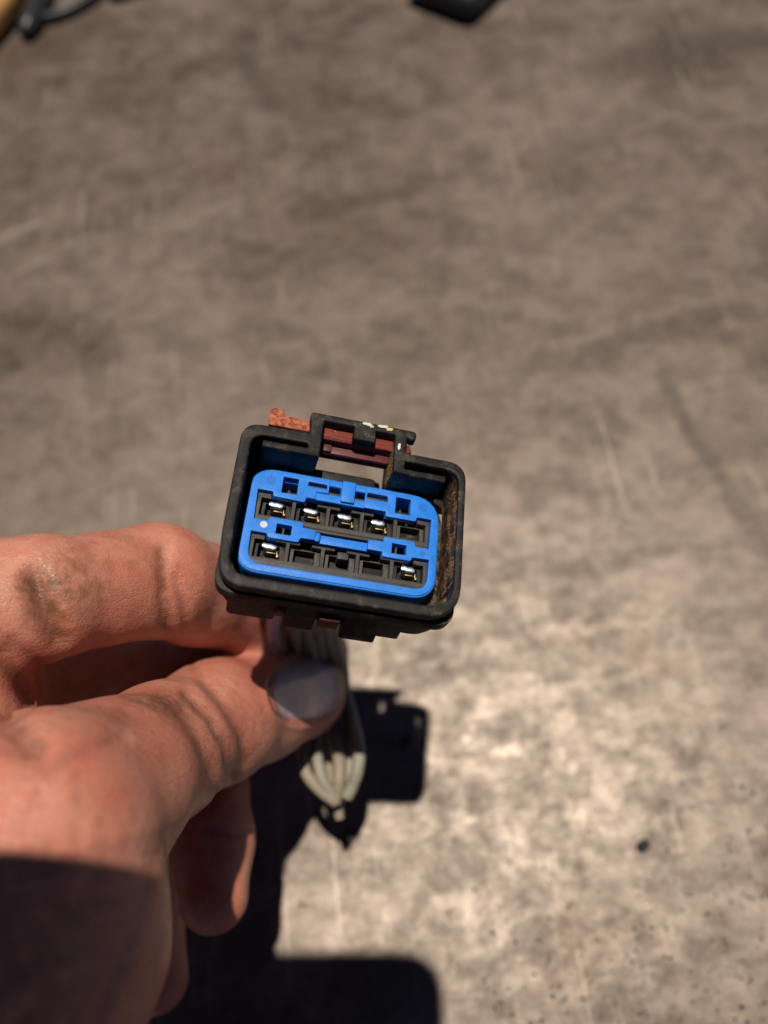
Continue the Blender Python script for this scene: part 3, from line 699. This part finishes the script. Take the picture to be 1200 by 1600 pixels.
nme = mesh_from('nail', VWn.tolist(), fn2, True)
rim = np.concatenate([[0.0]] + [np.full(seg, i / rings) for i in range(1, rings + 1)]); nme.attributes.new('rim', 'FLOAT', 'POINT').data.foreach_set('value', np.concatenate([rim, rim]).astype(np.float32))
link('nail', nme, mn.m, hand)

# ------------------------------------------------------------------ the phone that takes the picture and shades the foreground
ph = extrude([round_poly([(-57, -135), (-57, 21), (15.7, 21), (15.7, -135)], 13.0)], -1.5, -9.5, 0.8, 3)
pho = bpy.data.objects.new('phone', None); COL.objects.link(pho); pho.matrix_world = cam.matrix_world.copy()
# camera axes: x right, y up, z backwards
for v in ph.verts: v.co.z = -v.co.z
body = link('phone_body', finish(ph, 'phone_body'), M['tool_black'], pho)
tag(pho, 'dark phone held above the metal surface, its rounded shadow falling at the bottom', 'phone')
bm = bmesh.new(); bmesh.ops.create_circle(bm, segments=40, radius=6.5); 
inner = bmesh.ops.create_circle(bm, segments=40, radius=4.0)
bm.free()
ringv, ringf = [], []
for k in range(40):
    an = 2 * math.pi * k / 40
    for r, z in ((4.2, 1.4), (4.2, .5), (6.2, .5), (6.5, 1.4)): ringv.append((r * math.cos(an), r * math.sin(an), z))
for k in range(40):
    for j in range(3):
        a = k * 4 + j; b = ((k + 1) % 40) * 4 + j; ringf.append((a, b, b + 1, a + 1))
link('lens_ring', mesh_from('lens_ring', ringv, ringf, True), M['tin'], pho)

# ------------------------------------------------------------------ small things lying on the steel
def pebble(px, py, r, name, label, cat, mat, flat=.6, group=None, seed=0):
    rd = random.Random(seed); bm = bmesh.new(); bmesh.ops.create_icosphere(bm, subdivisions=2, radius=1)
    for v in bm.verts: v.co *= rd.uniform(.82, 1.15)
    for v in bm.verts: v.co = Vector((v.co.x * r, v.co.y * r * .8, v.co.z * r * flat))
    ob = link(name, finish(bm, name, 80), mat); g = on_ground(px, py); ob.location = (g[0], g[1], r * flat * .8 * MM)
    ob.rotation_euler = (0, 0, rd.uniform(0, 6)); tag(ob, label, cat, group); return ob
pebble(1004, 1322, 2.0, 'pebble', 'dark rounded pebble alone on the sunlit metal at lower right', 'pebble', M['stone'], seed=1)
pebble(545, 1312, 1.7, 'pebble', 'dark pebble just below the cut wire ends', 'pebble', M['stone'], seed=2)
pebble(632, 1158, 1.6, 'pebble', 'dark pebble lying inside the plug shadow', 'pebble', M['stone'], seed=3)
vs, fs = [], []
for _ in range(800):
    x = random.uniform(700, 1230); y = random.uniform(1150, 1640)
    if random.random() > ((x - 600) / 600) * ((y - 900) / 700): continue
    g = on_ground(x, y) / MM; clump((g[0], g[1], .08), random.uniform(.2, .62))
for _ in range(120):
    g = on_ground(random.uniform(-100, 1300), random.uniform(0, 1500)) / MM; clump((g[0], g[1], .1), random.uniform(.15, .5))
tag(link('grit', mesh_from('grit', vs, fs), M['stone'], kind='stuff'), 'fine dark grit scattered over the metal', 'grit')

# amber-and-black tool at the far left corner
g = on_ground(-40, 0)
tl = bpy.data.objects.new('hand_tool', None); COL.objects.link(tl); tl.location = (g[0], g[1], 0)
tag(tl, 'amber and black tool poking in at the far left corner', 'tool')
def gl(px, py, z): 
    q = on_ground(px, py) - g; return np.array([q[0] / MM, q[1] / MM, z])
link('handle', tube_mesh('handle', spline([gl(-110, 165, 9), gl(-22, 70, 10), gl(42, -10, 10), gl(95, -90, 9)], 8), 10, 16), M['amber'], tl)
link('jaw', tube_mesh('jaw', spline([gl(44, 66, 4), gl(60, 38, 5), gl(80, -20, 6), gl(75, -70, 6)], 8), [3, 4, 4.5, 5, 5.2, 5.5, 5.5, 5.5, 5.5, 5.5, 5.5, 5.5, 5.5, 5.5, 5.5, 5.5, 5.5, 5.5, 5.5, 5.5, 5.5, 5.5, 5.5, 5.5, 5.5], 12), M['tool_black'], tl)
link('cord', tube_mesh('cord', spline([gl(40, 42, 3), gl(80, 36, 3), gl(120, 22, 3), gl(160, -4, 3), gl(185, -40, 3)], 8), 2.6, 10), M['tool_black'], tl)
def lump(name, px, py, sx, sy, sz, rot, label, cat, mat):
    bm = box_bm(-sx, sx, -sy, sy, 0, sz, min(sx, sy, sz) * .45, 4)
    ob = link(name, finish(bm, name, 50), mat); q = on_ground(px, py); ob.location = (q[0], q[1], 0.0002); ob.rotation_euler = (0, 0, rot)
    tag(ob, label, cat); return ob
lump('socket', 202, -30, 14, 18, 12, .3, 'dark blue rounded lump at the top edge beside the amber tool', 'tool part', M['tool_black'])
lump('case', 734, -22, 21, 30, 14, -.75, 'black rounded case cut off by the top edge of the photo', 'case', M['tool_black'])
